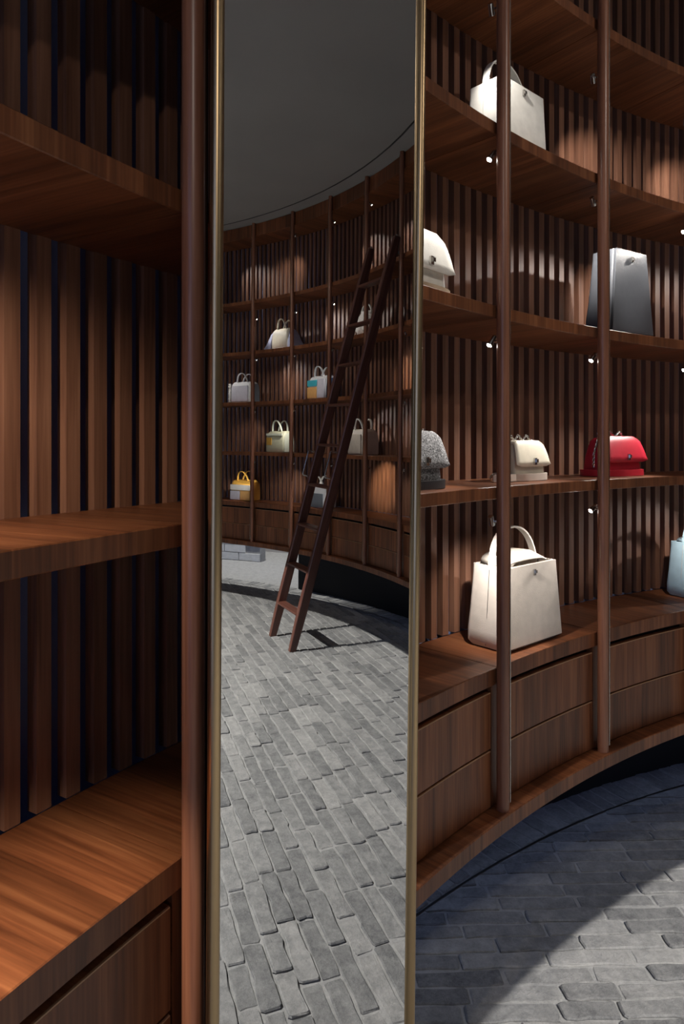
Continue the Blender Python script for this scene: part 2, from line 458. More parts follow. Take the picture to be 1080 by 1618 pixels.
struct(curved_wall('wall_light_block', R+2.2, -0.012, CEIL, 8, 21, M['plaster']), 'unseen grey plaster wall added behind the shelving to block blue outside light')  # added wall, keeps blue world light off the floor behind the shelving
# pale brick wall seen far back through the gap under the cabinets
bw = curved_wall('wall_brick', R+1.50, -0.012, 0.60, 13.7, 19.5, M['mortar'], 0.1)
struct(bw, 'low pale brick wall seen under the cabinets')
me = None
for c in range(6):
    k = 13.72+(0.28 if c % 2 else 0.0)
    while k < 17.2:
        if me is None:
            q = MB(); q.box((0, 0, 0), (0.140, 0.012, 0.043)); o = q.build('brick', M['palebrick'], bw, loc=polar(k+0.2, R+1.497, 0.045+c*0.094), rot=(0, 0, rotk(k+0.2))); me = o.data
        else: link('brick', me, bw, polar(k+0.2, R+1.497, 0.045+c*0.094), (0, 0, rotk(k+0.2)))
        k += 0.292/((R+1.5)*D)

# ------------------------------------------------------------------ shelving bays
HB = D/2; gapf = 0.0012
SH = {}
def ame(key, *a, **kw):
    if key not in SH: SH[key] = arc_mesh(*a, **kw)
    return SH[key]
m_top = arc_mesh('base_top', R_FRONT, R_SLAT+0.004, Z_BASE-0.044, Z_BASE, -HB+gapf/4, HB-gapf/4, M['wood'])
m_shelf = [arc_mesh('shelf_board', R_FRONT, R_SLAT+0.004, z-0.032, z, -HB+gapf/4, HB-gapf/4, M['wood']) for z in SHELF]
dz0, dz1 = Z_RAIL+0.002, Z_BASE-0.044-0.018
dzm = (dz0+dz1)/2; side = 0.020/R
m_dr = [arc_mesh('drawer_front', R+0.024, R+0.046, dz0, dzm-0.0015, -HB+side, HB-side, M['wood'], ch=0.003),
        arc_mesh('drawer_front', R+0.024, R+0.046, dzm+0.0015, dz1, -HB+side, HB-side, M['wood'], ch=0.003)]
M['band'] = plain('pale_edge_banding', (0.42, 0.24, 0.13), 0.4)
m_band = [arc_mesh('edge_banding', R+0.0232, R+0.0262, z-0.0022, z+0.0003, -HB+side+0.0004, HB-side-0.0004, M['band'], ch=0.0004) for z in (dzm-0.0015, dz1)]
m_car = arc_mesh('carcass', R+0.048, R_SLAT, Z_RAIL+0.001, Z_BASE-0.045, -HB, HB, M['black'])
m_sidep = [arc_mesh('side_panel', R+0.026, R+0.070, Z_RAIL+0.001, Z_BASE-0.045, s0, s1, M['wood'], seg=1) for s0, s1 in ((-HB, -HB+side*0.72), (HB-side*0.72, HB))]
m_rail = arc_mesh('foot_rail', R-0.024, R_SLAT+0.03, Z_RAIL-0.040, Z_RAIL, -HB, HB, M['wood'], ch=0.002)
m_fas = arc_mesh('fascia', R_FRONT, R_FRONT+0.024, CEIL-0.115, CEIL-0.003, -HB, HB, M['wood'])
m_tb = arc_mesh('top_board', R_FRONT+0.024, R_SLAT, CEIL-0.113, CEIL-0.090, -HB, HB, M['wood'])
m_back = arc_mesh('back_panel', R_BACK, R_BACK+0.012, Z_RAIL-0.040, CEIL-0.002, -HB, HB, M['navy'])
q = MB(); q.box((0, 0, 0), (0.0133, 0.011, (CEIL-Z_BASE)/2-0.003))
slat_o = None
NS = 10
bay_label = {
 -1: 'slatted walnut shelving bay at the left edge of the photo, left of the mirror',
 0: 'walnut shelving bay mostly hidden behind the tall mirror',
 1: 'walnut shelving bay just right of the mirror edge, holding the grey felt bag',
 2: 'walnut shelving bay between two posts holding the cream tote and small cream bag',
 3: 'walnut shelving bay at the right edge, holding the red bag and black tote',
 4: 'walnut shelving bay cut by the right photo edge beyond the light blue bag',
 7: 'dark shelving bay at the right edge of the mirror reflection',
 8: 'reflected shelving bay right behind the top of the ladder',
 9: 'reflected shelving bay behind the ladder holding the beige handbag',
 10: 'reflected shelving bay holding the blue and orange colour-block bag',
 11: 'reflected shelving bay holding the olive bag and the winged cream bag',
 12: 'reflected shelving bay at the left mirror edge holding the yellow bag',
}
slat_mesh = None
for k in range(K0, K1):
    kc = k+0.5
    e = empty('shelving_bay', polar(kc, R, 0), rotk(kc))
    if k in bay_label: tag(e, bay_label[k], 'shelving', 'walnut shelving bays round the room')
    else: tag(e, 'slatted walnut shelving bay standing outside the view', 'shelving', 'walnut shelving bays round the room')
    link('base_top', m_top, e)
    for ms in m_shelf: link('shelf_board', ms, e)
    for ms, mb_ in zip(m_dr, m_band):
        dr_o = link('drawer_front', ms, e); link('edge_banding', mb_, dr_o)
    link('carcass', m_car, e); link('foot_rail', m_rail, e); link('fascia', m_fas, e); link('top_board', m_tb, e)
    for ms in m_sidep: link('side_panel', ms, e)
    bk = link('back_panel', m_back, e); bk['label'] = 'dark navy back panel'
    for i in range(NS):
        p = -HB+D*(i+0.5)/NS; r = R_SLAT+0.011
        if slat_mesh is None:
            o = q.build('slat', M['slat'], e); slat_mesh = o.data
        else: o = link('slat', slat_mesh, e)
        o.location = (r*math.sin(p), r*math.cos(p)-R, (CEIL+Z_BASE)/2); o.rotation_euler = (0, 0, -p)

# ------------------------------------------------------------------ posts with their little spotlights
pm = MB(); pm.tube([(0, 0, Z_RAIL), (0, 0, 1.2), (0, 0, 2.0), (0, 0, CEIL-0.001)], 0.0162, 20)
post_mesh = None; strip_mesh = None; lampb = None
LZ = [EYE-0.203, EYE+0.263, EYE+0.745, EYE+1.125, EYE+1.800]
post_label = {
 0: 'thick round walnut post right beside the brass mirror frame, left of it',
 1: 'round walnut post hidden behind the mirror',
 2: 'round walnut post standing in front of the cream tote, nearest right of the mirror',
 3: 'round walnut post in front of the red bag and black tote',
 4: 'round walnut post just past the right photo edge',
 8: 'reflected round post at the right side of the mirror with three bright spotlights',
 9: 'reflected round post crossing behind the beige bag and the ladder',
 10: 'reflected round post beside the blue and orange bag, crossed by the ladder',
 11: 'reflected round post beside the olive bag, with three lit spotlights',
 12: 'reflected round post in front of the yellow bag, leftmost in the mirror',
}
# per lamp: (post, level) -> (lit towards viewer, watts, target k, target r, target z)
A = {}
def aim(k, lv, watts, tk, tr, tz, vis=True, ang=62, col=(1, 0.94, 0.88)): A[(k, lv)] = (vis, watts, tk, tr, tz, ang, col)
B0_, B1, B2, B3, B4 = Z_BASE, *SHELF
W = 10.5
aim(-1, 0, W*2.4, -0.55, R+0.06, B0_, ang=66, col=(1, .84, .66)); aim(-1, 1, W*1.25, -0.35, R+0.26, B1+0.05, ang=84, col=(1, .84, .66))
aim(2, 0, W*0.75, 2.4, R+0.13, B0_+0.10, False, 88); aim(2, 1, W*0.9, 1.6, R+0.14, B1+0.06); aim(2, 2, W, 1.6, R+0.14, B2+0.08); aim(2, 3, W*0.65, 2.4, R+.12, B3+.1, False)
aim(3, 0, W*0.8, 2.25, R+0.16, B0_+0.10); aim(3, 1, W*1.1, 2.5, R+0.12, B1+0.05); aim(3, 2, W*1.5, 3.5, R+0.12, B2+0.2, False); aim(3, 3, W*1.1, 3.75, R+0.28, B3+0.10, False)
aim(4, 0, W*.5, 4.5, R+.15, B0_+.1, False); aim(4, 1, W*1.1, 3.5, R+0.12, B1+0.05); aim(4, 2, W*1.4, 3.4, R+0.14, B2+0.15); aim(4, 3, W*1.1, 4.6, R+0.28, B3+0.12, False)
aim(5, 0, W*.7, 4.3, R+0.2, B0_+0.15); aim(5, 2, W*.5, 4.3, R+0.28, B2+0.1)
# the far side, seen in the mirror
aim(12, 1, W*.35, 12.6, R+0.28, B1+0.1); aim(12, 0, W*1.0, 12.55, R+0.12, B0_+0.1, False)
aim(13, 2, W*.8, 12.5, R+0.1, B2+0.1, False); aim(13, 4, W*1.0, 12.3, R+0.28, B4+0.12, False)
aim(11, 4, W*1.0, 11.75, R+0.285, B4+0.15); aim(11, 2, W*.5, 11.6, R+0.2, B2+0.15); aim(11, 0, W*.5, 11.6, R+0.26, B0_+0.1)
aim(12, 3, W*1.1, 11.5, R+0.12, B3+0.08, False); aim(12, 2, W*.4, 11.5, R+0.28, B2+0.2, False); 
aim(11, 1, W*.8, 11.6, R+0.1, B1+0.1, False); aim(11, 3, W*.7, 10.5, R+0.28, B3+0.15, False)
aim(10, 0, W*.9, 10.65, R+0.1, B0_+0.1, False); aim(10, 4, W*1.2, 9.5, R+0.285, B4+0.12, False); aim(10, 3, W*.8, 9.4, R+0.12, B3+0.1, False)
aim(10, 2, W*.9, 10.7, R+0.1, B2+0.1, False); aim(10, 1, W*1.2, 9.2, R+0.2, B1+0.15, False)
aim(9, 0, W*1.6, 9.2, R+0.285, B0_+0.25, False, 75, (1, .78, .52)); aim(9, 2, W*1.0, 8.75, R+0.285, B2+0.1, False, 62, (1, .75, .5)); aim(9, 4, W*.8, 8.6, R+.285, B4+.1, False)
aim(8, 0, W*.4, 8.6, R+0.27, B0_+0.1); aim(8, 1, W*.4, 8.5, R+0.28, B1+0.15); aim(8, 2, W*.35, 8.5, R+0.28, B2+0.2)
for k in range(K0, K1+1):
    base = polar(k, R, 0)
    e = empty('shelf_post', base, rotk(k))
    tag(e, post_label.get(k, 'round walnut shelf post standing outside the view'), 'post', 'round walnut posts of the shelving')
    if post_mesh is None:
        o = pm.build('shaft', M['post'], e, smooth=True); post_mesh = o.data
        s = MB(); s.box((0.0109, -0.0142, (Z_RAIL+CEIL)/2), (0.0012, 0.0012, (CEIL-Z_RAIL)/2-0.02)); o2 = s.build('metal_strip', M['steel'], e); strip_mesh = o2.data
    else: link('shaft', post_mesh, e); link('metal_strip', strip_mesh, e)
    for lv, z in enumerate(LZ):
        if (k, lv) not in A: continue
        vis, watts, tk, tr, tz, ang, col = A.get((k, lv), (False, 0, k-0.5, R+0.2, z-0.35, 62, (1, .9, .78)))
        if k == 11 and lv == 3: pass
        lp = Vector((0, 0.034, z))                                   # behind the post, in its own frame
        wl = polar(k, R+0.034, z)
        rot = Matrix.Rotation(-rotk(k), 3, 'Z')
        dirw = (polar(tk, tr, tz)-wl).normalized(); dl = rot @ dirw
        if vis: pass
        qd = dl.to_track_quat('Z', 'Y')
        s = MB(); s.tube([Vector((0, 0.015, z))-lp, Vector((0, 0.034, z))-lp], 0.003, 8)
        hd = [(-0.018, 0.004), (-0.017, 0.007), (0.010, 0.0085), (0.012, 0.0085)]
        rings = [[(qd @ Vector((math.cos(a*math.pi/6)*r, math.sin(a*math.pi/6)*r, zz))) for a in range(12)] for zz, r in hd]
        s.loft(rings)
        lo = s.build('spotlight', M['steel'], e, smooth=True, loc=lp)
        ring = [qd @ Vector((math.cos(a*math.pi/6)*0.0068, math.sin(a*math.pi/6)*0.0068, 0.0125)) for a in range(12)]
        ring0 = [qd @ Vector((math.cos(a*math.pi/6)*0.0068, math.sin(a*math.pi/6)*0.0068, 0.0115)) for a in range(12)]
        dome = qd @ Vector((0, 0, 0.0165 if vis else 0.0126))
        l2 = MB(); l2.loft([ring0, ring], True, False)
        l2.add(ring+[dome], [(a, (a+1) % 12, 12) for a in range(12)])
        lens = l2.build('lens', M['lens_on'] if vis else M['lens_dim'], lo, smooth=True)
        if watts:
            spot('shelf_spot', wl+dirw*0.020, polar(tk, tr, tz), watts, math.radians(ang), 0.9, 0.006, col)

# ------------------------------------------------------------------ the tall mirror
MB0 = Vector((-0.0406, 1.0961, EYE)); MT = Vector((0.56006, 0.82845, 0)).normalized()
st = -0.004; MNN = Vector((0.82845, -0.56006, 0)).normalized()*math.sqrt(1-st*st)+Vector((0, 0, st))
MU = MNN.cross(MT); MU = -MU if MU.z < 0 else MU
def mp(s, h, p=0.0): return MB0+MT*s+MU*h+MNN*p
sL = lambda h: -0.2233+0.0033*h
sR = lambda h: 0.3335+0.0170*h
H0, H1 = -1.43, 1.25
org = mp(0.055, H0, -0.005)
mir = empty('standing_mirror', (org.x, org.y, 0.0))
tag(mir, 'tall narrow mirror in a slim rounded brass frame standing before the shelves', 'mirror')
loc = lambda v: v-Vector((org.x, org.y, 0.0))
c4 = [(sL, H0+0.02), (sR, H0+0.02), (sR, H1-0.02), (sL, H1-0.02)]
sg = [(1, 1), (-1, 1), (-1, -1), (1, -1)]
vo = [loc(mp(f(h), h, -0.0012)) for f, h in c4]
vi_ = [loc(mp(f(h)+a*0.008, h+b2*0.008, 0.0)) for (f, h), (a, b2) in zip(c4, sg)]
vb = [loc(mp(f(h), h, -0.004)) for f, h in c4]
mesh_obj('glass', vo+vi_+vb, [(4, 5, 6, 7)]+[(i, (i+1) % 4, 4+(i+1) % 4, 4+i) for i in range(4)]+[(8+i, 8+(i+1) % 4, (i+1) % 4, i) for i in range(4)]+[(11, 10, 9, 8)], M['mirror'], mir)
mesh_obj('back_board', [loc(mp(f(h), h, p)) for p in (-0.0045, -0.0068) for f, h in c4],
         [(0, 1, 2, 3), (7, 6, 5, 4)]+[(i, 4+i, 4+(i+1) % 4, (i+1) % 4) for i in range(4)], M['black'], mir)
def frame_bar(a, b2, outdir, name):
    """rounded brass bar from a to b; (s,h) ends, outdir unit in (s,h)"""
    sec = [(0.0058+0.0090*math.cos(2*math.pi*i/20), 0.0018+0.0090*math.sin(2*math.pi*i/20)) for i in range(20)]
    rings = []
    for s0, h0 in (a, b2):
        rings.append([loc(mp(s0+outdir[0]*w_, h0+outdir[1]*w_, p)) for w_, p in sec])
    q = MB(); q.loft(rings); return q.build(name, M['brass'], mir, smooth=True)
frame_bar((sL(H0), H0), (sL(H1), H1), (-1, 0), 'frame_side')
frame_bar((sR(H0), H0), (sR(H1), H1), (1, 0), 'frame_side')
frame_bar((sL(H1)-0.01, H1-0.02), (sR(H1)+0.01, H1-0.02), (0, 1), 'frame_top')
frame_bar((sL(H0)-0.01, H0+0.02), (sR(H0)+0.01, H0+0.02), (0, -1), 'frame_bottom')
q = MB(); q.box(loc(mp(0.055, H0+0.004, -0.004))+Vector((0, 0, -0.014)), (0.30, 0.030, 0.010), Matrix.Rotation(math.atan2(MT.y, MT.x), 3, 'Z'))
q.build('foot_plate', M['brass'], mir)

# ------------------------------------------------------------------ ladder
F1, F2 = Vector((3.799, 2.137, 0)), Vector((3.399, 2.161, 0)); T1, T2 = Vector((3.542, 2.800, EYE+1.42)), Vector((3.165, 2.824, EYE+1.41))
lad = empty('library_ladder', (F1+F2)/2)
tag(lad, 'dark wooden library ladder leaning on the shelves in the mirror reflection', 'ladder')
LO = (F1+F2)/2
ax = (F1-F2).normalized()
def stile(a, b2):
    d = (b2-a).normalized(); y = d.cross(ax).normalized(); x = y.cross(d).normalized()
    rot = Matrix((x, y, d)).transposed()
    q = MB(); L = (b2-a).length
    # slim oval-edged rail tapering at both ends
    rings = []
    for t, s in ((0.0, .72), (0.02, .8), (0.10, 1), (0.90, 1), (0.985, .8), (1.0, .62)):
        pts = [(-.013, -.034), (.013, -.034), (.018, -.027), (.018, .027), (.013, .034), (-.013, .034), (-.018, .027), (-.018, -.027)]
        rings.append([rot @ Vector((px*(.6+.4*s), py*s, t*L)) for px, py in pts])
    o = q.loft(rings)
    uvs = []
    for f in q.f: uvs.append([(q.v[j].dot(d), q.v[j].dot(x)+q.v[j].dot(y)) for j in f])
    q.uv = uvs
    so_ = q.build('stile', M['ladder'], lad, loc=a-LO)
    c = MB(); r = [[rot @ Vector((math.cos(i*math.pi/5)*rr, math.sin(i*math.pi/5)*rr, L+zz)) for i in range(10)] for zz, rr in ((-.004, .009), (0.006, .010), (0.014, .007), (0.017, .002))]
    c.loft(r).build('end_cap', M['steel'], so_, smooth=True)
    return y
y1 = stile(F1, T1); y2 = stile(F2, T2)
rung_mesh = None
for i in range(9):
    s = 0.088+i*0.1015
    a = F1+(T1-F1)*s; b2 = F2+(T2-F2)*s
    c = (a+b2)/2; x = (a-b2).normalized(); L = (a-b2).length
    q = MB(); hw = L/2-0.012
    pts = [(-.030, -.009), (.030, -.009), (.036, -.003), (.036, .006), (.030, .010), (-.030, .010), (-.036, .006), (-.036, -.003)]
    yv = Vector((0, 0, 1)).cross(x).normalized()
    rings = [[x*sx*hw+yv*py+Vector((0, 0, pz)) for py, pz in pts] for sx in (-1, 1)]
    q.loft(rings); q.uv = [[(q.v[j].dot(x), q.v[j].dot(yv)+q.v[j].z) for j in f] for f in q.f]
    q.build('rung', M['ladder'], lad, loc=c-LO)
for (a, b2) in ((F1, T1), (F2, T2)):               # brass grab loops on the climbing side
    d = (b2-a).normalized(); n_ = Vector((0.05, -1, 0)); n_ = (n_-d*n_.dot(d)).normalized()
    p0, p1 = a+d*1.215, a+d*1.40
    q = MB(); q.tube([p0-LO, p0+n_*0.075-LO, p0+n_*0.083+d*0.008-LO, p1+n_*0.083-d*0.008-LO, p1+n_*0.075-LO, p1-LO], 0.0055, 8)
    q.build('grab_loop', M['steel'], lad, smooth=True)
for (a, b2) in ((F1, T1), (F2, T2)):               # hooks onto the shelf edge near the top
    p = a+(b2-a)*0.955
    q = MB(); q.tube([p-LO, p+Vector((0, 0.03, 0.025))-LO, p+Vector((0, 0.050, 0.030))-LO, p+Vector((0, 0.052, 0.010))-LO], 0.005, 8)
    q.build('hook', M['steel'], lad, smooth=True)

# ------------------------------------------------------------------ handbags
def rr(hw, hd, r, z, n=4, oy=0.0, ox=0.0):
    r = min(r, hw*0.98, hd*0.98); pts = []
    for cx, cy, a0 in ((hw-r, -(hd-r), -90), (hw-r, hd-r, 0), (-(hw-r), hd-r, 90), (-(hw-r), -(hd-r), 180)):
        for i in range(n+1):
            a = math.radians(a0+90*i/n); pts.append(Vector((ox+cx+r*math.cos(a), oy+cy+r*math.sin(a), z)))
    return pts
def bag_root(name, k, r, z, label, cat='handbag', group=None, turn=0.0):
    e = empty(name, polar(k, r, z), rotk(k)+turn)
    return tag(e, label, cat, group)
def strap_arc(x0, x1, y, z0, h, n=18, lean=0.0, sharp=2.0):
    out = []
    for i in range(n+1):
        t = math.pi*i/n; c = math.cos(t); s_ = math.sin(t)
        x = (x0+x1)/2-(x1-x0)/2*math.copysign(abs(c)**(2/sharp), c)
        out.append((x, y+lean*s_, z0+h*s_**(2/sharp)))
    return out
def ribbon(pts, wv, th):
    """flat leather strap: pts swept, width vector wv"""
    P = [Vector(p) for p in pts]; wv = Vector(wv); rings = []
    for i, p in enumerate(P):
        t = (P[min(i+1, len(P)-1)]-P[max(i-1, 0)]).normalized(); nn = t.cross(wv).normalized()*th/2
        rings.append([p-wv/2-nn, p+wv/2-nn, p+wv/2+nn, p-wv/2+nn])
    return rings
def strap(name, pts, wv, th, m, parent):
    q = MB(); q.loft(ribbon(pts, wv, th)); return q.build(name, m, parent, smooth=True)
def chain(name, pts, size, m, parent):
    """small oval links alternating in turn"""
    q = MB(); P = [Vector(p) for p in pts]; step = size*1.25
    acc = 0; i = 0; flip = 0; pos = P[0].copy()
    samples = []; L = 0
    for a, b2 in zip(P, P[1:]):
        d = b2-a; ln = d.length; t = 0
        while acc+ln-t >= step:
            t += step-acc; acc = 0; samples.append((a+d*(t/ln), d.normalized()))
        acc += ln-t
    for p, d in samples:
        up = Vector((0, 0, 1)) if abs(d.z) < .9 else Vector((0, 1, 0))
        s1 = d.cross(up).normalized(); s2 = d.cross(s1)
        v = s1 if flip else s2; flip = 1-flip
        q.tube([p+d*math.cos(a*math.pi/4)*size*0.95+v*math.sin(a*math.pi/4)*size*0.6 for a in range(8)], size*0.24, 5, closed=True)
    return q.build(name, m, parent, smooth=True)
def clasp(parent, x, y, z, s=1.0):
    q = MB(); q.box((x, y, z), (0.006*s, 0.0025*s, 0.010*s)); q.box((x+0.004*s, y-0.003*s, z+0.002*s), (0.005*s, 0.0025*s, 0.005*s))
    return q.build('clasp', M['steel'], parent)
def tote(k, r, z, Wd, Dp, H, wt, dt, m, medge, label, handle=True, hump=0.03, name='tote_bag', turn=0.0, hh=0.10):
    e = bag_root(name, k, r, z, label, 'handbag', 'handbags shown on the shelves', turn)
    hw, hd = Wd/2, Dp/2
    q = MB(); rings = [rr(hw*.94, hd*.92, .02, .002)]
    rings.append(rr(hw, hd, .018, .014)); rings.append(rr(hw*.995, hd*.99, .015, H*.2))
    for t in (.45, .7, .9): rings.append(rr(hw*(1+(wt-1)*t), hd*(1+(dt-1)*t), .012, H*t))
    rings.append(rr(hw*wt, hd*dt, .010, H)); rings.append(rr(hw*wt-.004, hd*dt-.004, .008, H)); rings.append(rr(hw*wt-.006, hd*dt-.006, .008, H*.80))
    q.loft(rings); q.build('body', m, e, smooth=True)
    # proud front panel with a dark cut edge
    def panel(off, grow, z0, z1, mm_, nm, par, th):
        q = MB(); v = []
        for side_ in (0, 1):
            for t in (z0, .5*(z0+z1), z1):
                y = -(hd*(1+(dt-1)*t))-off+side_*th
                for sx in (-1, 1): v.append(Vector((sx*(hw*(1+(wt-1)*t)*grow), y, t*H)))
        f = [(0, 1, 3, 2), (2, 3, 5, 4), (7, 6, 8, 9), (9, 8, 10, 11), (0, 2, 8, 6), (2, 4, 10, 8), (3, 1, 7, 9), (5, 3, 9, 11), (4, 5, 11, 10), (1, 0, 6, 7)]
        q.add(v, f); return q.build(nm, mm_, par)
    pn = panel(0.006, 0.985, 0.05, 1.0, m, 'front_panel', e, 0.005)
    panel(0.0012, 1.0, 0.03, 0.995, medge, 'edge_paint', pn, 0.001)
    if hump:
        q = MB(); rings = []
        for i in range(9):
            t = i/8; ang = math.pi*t; 
        # arched closing flap standing up behind the front panel
        pts = []
        for i in range(15):
            t = math.pi*i/14; pts.append((-math.cos(t)*hw*wt*.86, math.sin(t)**.6*hump))
        v = []
        for y in (-hd*dt*.75, -hd*dt*.1, hd*dt*.75):
            for x, zz in pts: v.append(Vector((x*(1 if y < 0 else .97), y, H-.012+zz*(.35 if y < -hd*dt*.5 else 1.0)+.010)))
        n_ = len(pts); f = []
        for a in range(2):
            for i in range(n_-1): f.append((a*n_+i, a*n_+i+1, (a+1)*n_+i+1, (a+1)*n_+i))
        q.add(v, f); o = q.build('closing_flap', m, e, smooth=True)
        sm = o.modifiers.new('thickness', 'SOLIDIFY'); sm.thickness = 0.003
    if handle:
        x0, x1 = -hw*wt*.92, hw*wt*.92
        hd_ = strap('handle', strap_arc(x0, x1, 0, H-.03, hh+.03, 22, .01, 2.2), (0, .020, 0), .005, m, e)
        for x in (x0, x1):
            q = MB(); q.box((x*1.01, 0, H-.012), (.004, .013, .009)); q.build('buckle', M['steel'], hd_)
    for s_ in (-1, 1):
        q = MB(); q.tube([(s_*(hw*(1+(wt-1)*t)+.0004), -.0, H*t) for t in (.04, .3, .6, .95)], .0009, 6); q.build('side_seam', medge, e)
    clasp(e, 0.0, -hd*dt-.009, H*.90, .85)
    return e
def flap_bag(k, r, z, Wd, Dp, H, m, mdark, label, chainside=-1, tail=False, ringm=None, drape=False):
    e = bag_root('chain_bag', k, r, z, label, 'handbag', 'handbags shown on the shelves')
    hw, hd = Wd/2, Dp/2; zb = 0.004
    q = MB(); q.loft([rr(hw*.90, hd*.95, .008, zb), rr(hw*.93, hd, .012, zb+.01), rr(hw*.88, hd*.92, .012, H*.5), rr(hw*.78, hd*.7, .012, H*.88), rr(hw*.70, hd*.45, .01, H*.965)])
    q.build('body', m, e, smooth=True)
    q = MB(); prof = []                    # flap: over the top and down the front, widening
    for i in range(13):
        t = i/12
        if t < .5:
            a = t/.5*math.pi*.5; y = hd*.62-(hd*.62+hd*.72)*(1-math.cos(a)) ; zz = H*.86+H*.15*math.sin(a*1.0+.25*(1-t/.5))
        else:
            u = (t-.5)/.5; y = -hd*.72-hd*.62*u**.8; zz = H*1.0-(H*.64)*u**1.35
        wd_ = hw*(.74+.30*max(0, (t-.25)/.75)**.8); prof.append((y, zz, wd_))
    v = []; nx = 8
    for i, (y, zz, wd_) in enumerate(prof):
        for j in range(nx+1):
            sx = -1+2*j/nx; drop = 0
            edge = max(0, abs(sx)-.75)/.25
            if i == 12: drop = .006*edge**2
            # shoulders roll down at both ends
            sh = H*.06*edge**2*(1 if i < 9 else (12-i)/4)
            v.append(Vector((sx*wd_, y, zz-sh+drop)))
    f = [(i*(nx+1)+j, (i+1)*(nx+1)+j, (i+1)*(nx+1)+j+1, i*(nx+1)+j+1) for i in range(12) for j in range(nx)]
    q.add(v, f); fl = q.build('flap', m, e, smooth=True); sm = fl.modifiers.new('thickness', 'SOLIDIFY'); sm.thickness = 0.004
    y, zz, _ = prof[11]; c = clasp(e, 0, y-.006, zz-.002, 1.0)
    # strap coiled round the foot of the bag
    q = MB(); m_ = 36; bw_ = 0.022
    vv = []
    for i in range(m_):
        a = 2*math.pi*i/m_; cx_, cy_ = math.cos(a), math.sin(a)
        x = math.copysign(abs(cx_)**.7, cx_)*hw*1.14; y = math.copysign(abs(cy_)**.7, cy_)*(hd*1.55)
        for dr_, zz in ((0, .0015), (0, bw_), (-.003, bw_), (-.003, .0015)):
            s_ = 1+dr_/hd; vv.append(Vector((x*s_, y*s_, zz)))
    ff = []
    for i in range(m_):
        for j in range(4):
            ff.append((4*i+j, 4*((i+1) % m_)+j, 4*((i+1) % m_)+(j+1) % 4, 4*i+(j+1) % 4))
    q.add(vv, ff); q.build('shoulder_strap', ringm or m, e, smooth=True)
    pts = [(-hw*.72+hw*1.44*i/20, hd*.05, H*1.015+.008*math.sin(i*.9)+.006) for i in range(21)]
    chain('top_chain', pts, .0055, M['steel'], e)
    if tail:
        strap('strap_tail', [(-hw*1.05, -hd*1.2, .012), (-hw*1.5, -hd*1.25, .012), (-hw*2.15, -hd*.9, .012)], (0, 0, .02), .004, ringm or m, e)
        q = MB(); q.tube([(-hw*2.15+.012*math.cos(a*.785), -hd*.9, .013+.010*math.sin(a*.785)) for a in range(8)], .003, 6, closed=True); q.build('ring', M['steel'], e, smooth=True)
        chain('side_chain', [(-hw*.9, -hd*.3, H*.95), (-hw*1.05, -hd*.5, H*.5), (-hw*1.12, -hd*.7, .03), (-hw*1.35, -hd*.6, .026)], .0055, M['darkmetal'], e)
    elif drape:
        chain('side_chain', [(-hw*.80, -hd*.2, H*1.0), (-hw*.98, -hd*.1, H*.55), (-hw*1.0, -hd*.1, .03)], .006, M['steel'], e)
    return e
